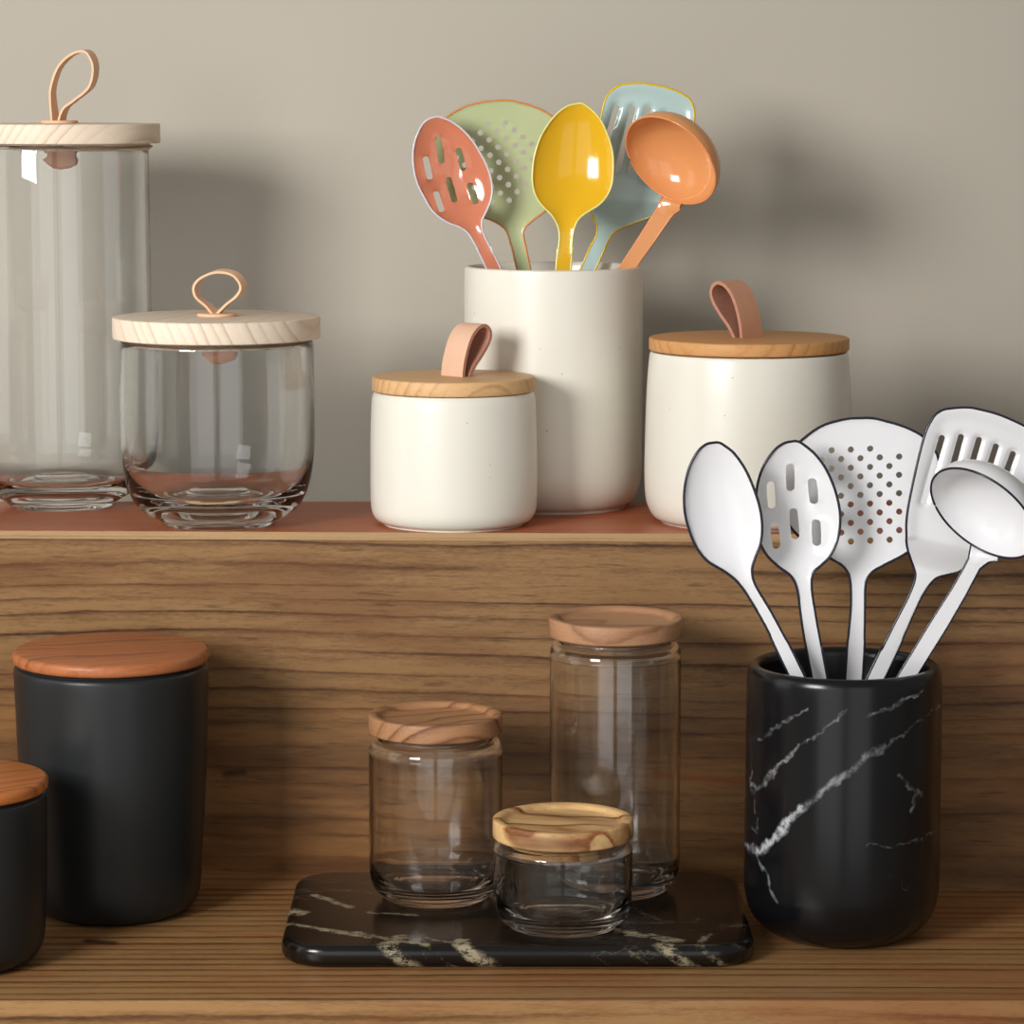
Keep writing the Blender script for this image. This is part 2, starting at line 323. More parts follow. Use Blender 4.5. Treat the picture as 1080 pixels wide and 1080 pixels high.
def tube(name, pts, rad, mat, parent=None, closed=True, seg=8):
    P = [Vector(p) for p in pts]; N = len(P); verts = []; faces = []
    up = Vector((0, 1, 0))
    for i in range(N):
        a = P[(i-1) % N] if closed or i > 0 else P[i]; b = P[(i+1) % N] if closed or i < N-1 else P[i]
        t = (b-a)
        t = t.normalized() if t.length > 1e-9 else Vector((0, 0, 1))
        n1 = up - t*up.dot(t); n1 = n1.normalized() if n1.length > 1e-4 else Vector((1, 0, 0)); n2 = t.cross(n1)
        for k in range(seg):
            q = 2*math.pi*k/seg; verts.append(P[i]+rad*(math.cos(q)*n1+math.sin(q)*n2))
    for i in range(N if closed else N-1):
        j = (i+1) % N
        for k in range(seg):
            l = (k+1) % seg; faces.append((i*seg+k, i*seg+l, j*seg+l, j*seg+k))
    if not closed: faces += [tuple(range(seg)), tuple(range((N-1)*seg, N*seg))]
    return newobj(name, verts, faces, mat, parent, sharp=0)
def ribbon(name, path, width, th, mats, parent=None, wdir=(0, 1, 0), twist=None):
    """leather strap: path of points, width along wdir, thickness in the plane of the path; outside mats[0], inside mats[1]"""
    P = catmull(path, 8); N = len(P); W = Vector(wdir).normalized(); verts = []; faces = []; fm = []
    for i in range(N):
        t = (P[min(i+1, N-1)]-P[max(i-1, 0)]).normalized()
        wd = W
        if twist: wd = (Matrix.Rotation(twist(i/(N-1)), 3, t) @ W)
        wd = (wd - t*wd.dot(t)).normalized()
        nn = t.cross(wd).normalized()
        for (a, b) in ((-1, -1), (-1, 1), (1, 1), (1, -1)):
            verts.append(P[i]+wd*(a*width/2)+nn*(b*th/2))
    for i in range(N-1):
        for k in range(4):
            l = (k+1) % 4; faces.append((i*4+k, i*4+l, (i+1)*4+l, (i+1)*4+k)); fm.append({0: 0, 1: 0, 2: 0, 3: 1}[k])
    faces += [(0, 1, 2, 3), ((N-1)*4, (N-1)*4+1, (N-1)*4+2, (N-1)*4+3)]; fm += [1, 1]
    return newobj(name, verts, faces, None, parent, sharp=50, mats=mats, fm=fm)

# ------------------------------------------------------------------ setting
def quad(name, pts, mat): return newobj(name, pts, [(0, 1, 2, 3)], mat, smooth=False)
o = quad('wall_back', [(-2.5, .52, -.04), (2.5, .52, -.04), (2.5, .52, 2.2), (-2.5, .52, 2.2)], M['wall']); tag(o, kind='structure')
o = quad('floor', [(-2.5, -.45, -.04), (2.5, -.45, -.04), (2.5, .52, -.04), (-2.5, .52, -.04)], M['wall']); tag(o, kind='structure')

def prism(name, secs, mat, parent=None, sharp=30):
    """secs: list of cross sections (each a list of points) joined one after the other, ends capped"""
    k = len(secs[0]); verts = [p for s_ in secs for p in s_]; faces = []
    for i in range(len(secs)-1):
        for j in range(k):
            l = (j+1) % k; faces.append((i*k+j, i*k+l, (i+1)*k+l, (i+1)*k+j))
    faces += [tuple(range(k)), tuple(range((len(secs)-1)*k, len(secs)*k))]
    return newobj(name, verts, faces, mat, parent, sharp=sharp)
# lower board
def sec(x):
    return [(x, -.1200, 0), (x, -.1212, -.0012), (x, -.1212, -.04), (x, .36, -.04), (x, .36, 0)]
o = prism('shelf_board', [sec(-.75), sec(0), sec(.75)], M['shelf_wood'])
tag(o, 'brown wooden board with straight dark grain lying below the step, at the bottom edge', 'wooden board')
# step: front board standing on the lower board, red stained top board
TL = math.tan(R(.8)); ZE = .24704
step = thing('wooden_step', (0, .18, 0), 'brown wooden step behind the dark canisters and black board, carrying the cream pots', 'wooden step')
def top_y(x): return .1783-.031*x
def bot_y(x): return .1827-.100*x
secs = []
for x in [i*.075-.75 for i in range(21)]:
    yt = top_y(x)-.003-.18; yb = bot_y(x)-.18
    secs.append([(x, yb, 0), (x, yt, ZE-.0052), (x, yt+.020, ZE-.0052), (x, yb+.020, 0)])
prism('front_board', secs, M['riser_wood'], step)
secs = []; secs2 = []
for x in [i*.075-.75 for i in range(21)]:
    y = top_y(x)-.18
    secs.append([(x, y-.003, ZE-.0051), (x, y-.0030, ZE-.0042), (x, y-.0002, ZE-.0001), (x, y+.001, ZE-.0001), (x, y+.001, ZE-.0051)])
    yk = .356-.18
    secs2.append([(x, y+.0008, ZE-.0051), (x, y+.0008, ZE), (x, yk, ZE-(yk-y)*TL), (x, yk, ZE-.02), (x, y+.02, ZE-.02), (x, y+.02, ZE-.0051)])
prism('lit_edge', secs, M['edge_wood'], step)['label'] = 'chamfered front edge, coloured paler as if lit'
o = prism('top_board', secs2, M['top_wood'], step); o['label'] = 'reddish stained top'
secs = [[(x, .330-.18, 0), (x, .350-.18, 0), (x, .350-.18, ZE-.0201), (x, .330-.18, ZE-.0201)] for x in (-.75, .75)]
prism('back_board', secs, M['riser_wood'], step)

LT = (R(-.8), 0, 0)      # things on the step share its slight backward slope
def ledge_z(y): return ZE-(y-.178)*TL

# ------------------------------------------------------------------ glass jars with pale lids
def glass_jar(loc, label, Rl, zl0, zl1, outer, inner, woodm):
    t = thing('glass_jar', loc, label, 'jar', 'glass jars with pale lids on the step', LT)
    body = lathe('glass_body', outer+inner, M['glass'], t, 128, sharp=0)
    lid = lathe('wooden_lid', disc(Rl, zl0, zl1, .0012), woodm, t)
    rp = inner[0][0]-.0012
    lathe('lid_plug', disc(rp, zl0-.005, zl0+.0003, .001), woodm, lid)
    gk = [(rp+.0011+.0009*math.cos(a), zl0-.0025+.0009*math.sin(a)) for a in [i*math.pi/4 for i in range(8)]]
    lathe('gasket', gk, M['silicone'], lid, closed=True, sharp=0)
    return t, lid
out_t = [(0, .0012), (.030, .0012), (.0335, 0), (.0372, .0003), (.0398, .0022), (.0425, .0045), (.0480, .0078), (.0560, .0135), (.0614, .0205), (.0655, .032), (.0675, .050), (.0679, .070)]
out_t = [(0, .0012)]+cm(out_t[1:], 5)+[(.0676, .15), (.0671, .2600), (.0668, .2640), (.0660, .2655)]
in_t = [(.0646, .2655), (.0640, .2640), (.0640, .258), (.0645, .15), (.0648, .072)]+cm([(.0648, .072), (.0642, .052), (.0612, .034), (.0550, .0225), (.0440, .0165), (.0300, .0145), (.0215, .0155), (.0195, .0175), (.015, .0172), (.006, .0165), (0.0, .0165)], 4)[1:]
t1, lid1 = glass_jar((-.3325, .3314, ledge_z(.3314)), 'tall clear glass jar with pale wooden lid and upright leather loop, at left edge', .0710, .2665, .2808, out_t, in_t, M['ash2'])
lid1.location = (.0047, 0, 0)
out_s = [(0, .0012)]+cm([(.031, .0012), (.0345, 0), (.0385, .0002), (.0412, .002), (.0440, .0042), (.0500, .0075), (.0570, .0130), (.0624, .0225), (.0662, .036), (.0682, .053), (.0687, .070)], 5)+[(.0685, .09), (.0681, .1270), (.0678, .1295), (.0668, .1308)]
in_s = [(.0652, .1308), (.0647, .1290), (.0647, .125), (.0654, .09), (.0656, .072)]+cm([(.0656, .072), (.0648, .052), (.0620, .037), (.0560, .025), (.0450, .0175), (.0310, .0152), (.0240, .0160), (.0215, .0182), (.016, .0178), (.006, .0170), (0.0, .0170)], 4)[1:]
t2, lid2 = glass_jar((-.2078, .2270, ledge_z(.2270)), 'squat clear glass jar with pale wooden lid and small round leather loop', .0729, .1319, .1472, out_s, in_s, M['ash'])
def leather_pull(lid, cx, z, wr, path, width, knotz, wdir=(.25, 1, 0), twist=None):
    lathe('leather_washer', disc(wr, z, z+.0022, .0006), M['leather'], lid, 48, cx=cx)
    ribbon('leather_loop', [(cx+a, b_, z+.0015+c_) for a, b_, c_ in path], width, .0017, [M['leather'], M['leather']], lid, wdir, twist)
u = 1/1430
leather_pull(lid1, -.0022, .2808, .0135,
    [(-.003, 0, 0), (-.0042, 0, .012), (-.0042, 0, .024), (.0005, 0, .038), (.0080, 0, .0465), (.0165, -.001, .0505), (.0235, -.002, .0490), (.0272, -.002, .0390), (.0240, -.002, .0255), (.0130, -.001, .0160), (.0050, 0, .0095), (.0015, 0, 0)],
    .0085, 0, (.62, 1, 0), lambda f: .25*math.sin(f*6))
leather_pull(lid2, .0005, .1472, .0142,
    [(-.001, 0, 0), (-.0060, 0, .0055), (-.0135, -.001, .0125), (-.0145, -.001, .0200), (-.0085, 0, .0265), (.0020, 0, .0300), (.0130, -.001, .0280), (.0185, -.001, .0205), (.0160, -.001, .0140), (.0080, 0, .0075), (.0005, 0, 0)],
    .0080, 0, (.66, 1, 0), lambda f: .3*math.sin(f*5))
def knot(lid, cx, z, s_, seed):
    rnd = random.Random(seed); vs = []; N = 10; rings = 6
    for i in range(rings+1):
        ph = math.pi*i/rings
        for j in range(N):
            a = 2*math.pi*j/N; rr = s_*(1+.25*(rnd.random()-.5)); vs.append((cx+rr*math.sin(ph)*math.cos(a)*1.15, rr*math.sin(ph)*math.sin(a)*.6, z-s_*.75+rr*math.cos(ph)*.62))
    fs = [(i*N+j, i*N+(j+1) % N, (i+1)*N+(j+1) % N, (i+1)*N+j) for i in range(rings) for j in range(N)]
    newobj('leather_knot', vs, fs, M['leather_tan'], lid, sharp=0)
knot(lid1, -.0015, .2612, .0105, 3); knot(lid2, .0015, .1266, .0105, 5)

# ------------------------------------------------------------------ cream stoneware
def canister(name, loc, label, group, body_prof, Rl, zl0, zl1, ceram, woodm, wall, rot=LT, lid_bevel=.0014, foot=False):
    t = thing(name, loc, label, 'canister', group, rot)
    zt = body_prof[-1][1]; rt = body_prof[-1][0]
    inner = [(rt-wall, zt), (rt-wall, .02), (rt-wall-.012, .009), (0, .008)]
    prof = body_prof+[(rt-.0008, zt+.0012), (rt-wall+.0008, zt+.0012)]+inner
    lathe('ceramic_body', prof, None, t, 128, mats=[ceram, M['foot']], band=(0, 3), sharp=50)
    lid = lathe('wooden_lid', disc(Rl, zl0, zl1, lid_bevel), woodm, t, 128)
    lathe('lid_plug', disc(rt-wall-.001, zl0-.008, zl0+.0003, .001), woodm, lid)
    return t, lid
pa = [(0, .001), (.044, .001), (.0465, 0), (.0490, 0), (.0498, .0006)]
prof = pa[:4]+cm([(.0493, .0010), (.0545, .0036), (.0578, .0090), (.0588, .0170), (.0590, .030), (.0588, .060), (.0580, .0850), (.0574, .0905), (.0566, .0930)], 5)
t3, lid3 = canister('cream_canister', (-.0412, .2285, ledge_z(.2285)), 'small cream stoneware canister with oak lid and pale leather loop, left of the tall crock',
    'cream canisters with wooden lids', prof, .0575, .0948, .1050, M['cream'], M['oak'], .005)
prof = [(0, .001), (.056, .001), (.0585, 0), (.0612, 0)]+cm([(.0618, .0010), (.0668, .0038), (.0705, .0095), (.0728, .0180), (.0736, .034), (.0733, .060), (.0722, .095), (.0708, .1150), (.0700, .1200)], 5)
t4, lid4 = canister('cream_canister', (.1679, .2430, ledge_z(.2430)), 'large cream stoneware canister with honey wood lid and brown leather loop, behind white utensils',
    'cream canisters with wooden lids', prof, .0708, .1222, .1314, M['cream'], M['oak2'], .0055)
def loop_pull(lid, cx, cy, z, s_, ang, W, mats, mirror=1):
    # profile of the folded strap, (q, z) in metres
    prof = [(0, -.002), (.0012, .008), (.0040, .018), (.0085, .0275), (.0145, .0335), (.0205, .0352), (.0250, .0325), (.0262, .0275), (.0235, .0215), (.0175, .0140), (.0105, .0065), (.0052, -.002)]
    w_ = Vector((mirror*math.cos(ang), -math.sin(ang), 0)); q = Vector((mirror*math.sin(ang), math.cos(ang), 0))
    pts = [Vector((cx, cy, z))+q*(a*s_)+Vector((0, 0, b*s_)) for a, b in prof]
    if mirror < 0: pts = pts[::-1]
    ribbon('leather_loop', pts, W, .0024, mats, lid, tuple(w_))
loop_pull(lid3, -.0005, -.002, .1050, 1.0, R(47), .0225, [M['suede'], M['leather_pink']])
loop_pull(lid4, .0015, -.002, .1314, 1.08, R(47), .0225, [M['suede'], M['leather_tan']], -1)

prof = [(0, .001), (.047, .001), (.0500, 0), (.0535, 0)]+cm([(.0538, .0015), (.0585, .0050), (.0625, .0115), (.0648, .0210), (.0654, .038), (.0655, .10), (.0655, .168), (.0652, .1757)], 5)
prof += [(.0644, .1769), (.0628, .1772), (.0614, .1764), (.0608, .174), (.0608, .024), (.056, .013), (.045, .009), (0, .009)]
o = lathe('cream_crock', prof, None, None, 128, mats=[M['cream'], M['foot']], band=(0, 3), sharp=50)
o.location = (.0305, .331, ledge_z(.331)); o.rotation_euler = LT
tag(o, 'tall cream stoneware crock holding the coloured enamel utensils', 'utensil crock')

# ------------------------------------------------------------------ charcoal canisters
prof = [(0, .0012), (.040, .0012), (.0425, 0), (.0450, 0)]+cm([(.0456, .0008), (.0520, .0040), (.0560, .0100), (.0582, .0200), (.0595, .040), (.0615, .070), (.0634, .105), (.0645, .140), (.0652, .1640), (.0646, .1688), (.0630, .1700)], 5)
t5, lid5 = canister('charcoal_canister', (-.2698, .0983, 0), 'tall charcoal canister with round orange-brown wooden lid against the wooden step',
    'charcoal canisters with wooden lids', prof, .0660, .1718, .1803, M['charcoal'], M['teak'], .005, (0, 0, 0), .0030)
prof = [(0, .0012), (.038, .0012), (.0405, 0), (.0430, 0)]+cm([(.0436, .0008), (.0500, .0038), (.0545, .0100), (.0566, .0200), (.0578, .040), (.0588, .070), (.0592, .095), (.0592, .1050), (.0586, .1088), (.0572, .1100)], 5)
t6, lid6 = canister('charcoal_canister', (-.3563, -.0301, 0), 'shorter charcoal canister with orange wooden lid, cut off by the left edge',
    'charcoal canisters with wooden lids', prof, .0604, .1118, .1202, M['charcoal'], M['teak2'], .005, (0, 0, 0), .0030)

# ------------------------------------------------------------------ black marble crock and board
prof = [(0, 0), (.0385, 0)]+cm([(.0395, 0), (.0460, .0018), (.0535, .0068), (.0600, .0150), (.0636, .0270), (.0645, .0430), (.0643, .10), (.0640, .155), (.0638, .172), (.0630, .1775), (.0608, .1808), (.0580, .1812), (.0556, .1795), (.0545, .176)], 6)
prof += [(.0545, .03), (.050, .018), (.040, .012), (0, .012)]
o = lathe('marble_crock', prof, M['marble'], None, 128, sharp=60); o.location = (.2179, .0401, 0)
tag(o, 'black marble crock with white veins holding the white enamel utensils', 'utensil crock')

def rounded_rect(w_, d_, r, n=10):
    out = []
    for cx, cy, a0 in ((w_/2-r, d_/2-r, 0), (-w_/2+r, d_/2-r, 90), (-w_/2+r, -d_/2+r, 180), (w_/2-r, -d_/2+r, 270)):
        for i in range(n+1):
            a = R(a0+90*i/n); out.append((cx+r*math.cos(a), cy+r*math.sin(a)))
    return out
BW, BD, BT = .3045, .1955, .0152
rings = []; e = .0062
for i in range(7):
    a = math.pi/2*i/6; rings.append((e*(1-math.sin(a))*.9, e*(1-math.cos(a))))
rings = rings+[(e*.9*(1-math.cos(math.pi/2*i/6)), BT-e+e*math.sin(math.pi/2*i/6)) for i in range(7)]
vs = []; fs = []; K = 44
for ins, zz in rings:
    vs += [(px, py, zz) for px, py in rounded_rect(BW-2*ins, BD-2*ins, .030-ins)]
for i in range(len(rings)-1):
    for j in range(K):
        l = (j+1) % K; fs.append((i*K+j, i*K+l, (i+1)*K+l, (i+1)*K+j))
fs += [tuple(range(K)), tuple(range((len(rings)-1)*K, len(rings)*K))]
o = newobj('marble_board', vs, fs, M['marble_board'], sharp=50); o.location = (.0037, .0478, 0)
tag(o, 'black marble serving board with buff veins under the three wooden-lidded jars', 'serving board')

# ------------------------------------------------------------------ storage jars on the board
def storage_jar(loc, label, h, Rb, lidR, lidt, woodm, sh=.8, lidx=0.0, zrot=0):
    t = thing('storage_jar', loc, label, 'jar', 'clear jars with dished wooden lids on the black marble board')
    outer = [(0, .0016)]+cm([(.0285, .0016), (.0312, 0), (.0338, 0), (.0360, .0012), (.0375, .0035), (.0405, .0055), (Rb-.0016, .0105), (Rb-.0002, .0165), (Rb, .024)], 5)
    k = sh
    outer += [(Rb, h-.017*k-.0006)]+cm([(Rb, h-.0135*k), (Rb-.0007, h-.0095*k), (Rb-.0024, h-.0060*k), (Rb-.0048, h-.0042*k), (Rb-.0063, h-.0030*k), (Rb-.0066, h-.0008), (Rb-.0074, h)], 4)
    th = .0022
    inner = cm([(Rb-.0086, h), (Rb-.0090, h-.0016), (Rb-.0082, h-.0055*k-.0006), (Rb-.0058, h-.0074*k-.0008), (Rb-.0034, h-.0105*k-.0008), (Rb-th, h-.0145*k-.0008), (Rb-th, h-.018*k-.0010)], 4)
    inner += cm([(Rb-th, .030), (Rb-.0026, .021), (Rb-.0050, .0140), (.0360, .0100), (.0310, .0088), (.0265, .0086), (.0245, .0078), (.0150, .0074), (0.0, .0072)], 5)
    lathe('glass_body', outer+inner, M['glass'], t, 128, sharp=0)
    z0 = h+.0012; z1 = z0+lidt
    p = [(0, z0)]+disc(lidR, z0, z1, .0016)[1:-1]+cm([(lidR-.0045, z1-.0001), (lidR-.0062, z1-.0010), (lidR-.0078, z1-.0030), (lidR-.0100, z1-.0038)], 4)+[(0, z1-.0038)]
    lid = lathe('wooden_lid', p, woodm, t, 128, sharp=35); lid.location = (lidx, 0, 0); lid.rotation_euler = (0, 0, zrot)
    lathe('lid_plug', disc(Rb-.0105, z0-.0075, z0+.0002, .001), woodm, lid)
    gk = [(Rb-.0100+.0009*math.cos(a), z0-.0035+.0009*math.sin(a)) for a in [i*math.pi/4 for i in range(8)]]
    lathe('gasket', gk, M['silicone'], lid, closed=True, sharp=0)
    return t
storage_jar((-.0511, .0760, BT), 'medium clear glass jar with reddish dished wooden lid, left of the three', .1115, .0448, .0447, .0125, M['acacia_a'], .8)
storage_jar((.0695, .0953, BT), 'tallest clear glass jar with dished wooden lid, rear of the three', .1735, .0442, .0452, .0128, M['acacia_b'], .8)
storage_jar((.0330, .0017, BT), 'smallest clear glass jar with two-tone figured wooden lid, front of the three', .0578, .0450, .0456, .0125, M['acacia_c'], .42)

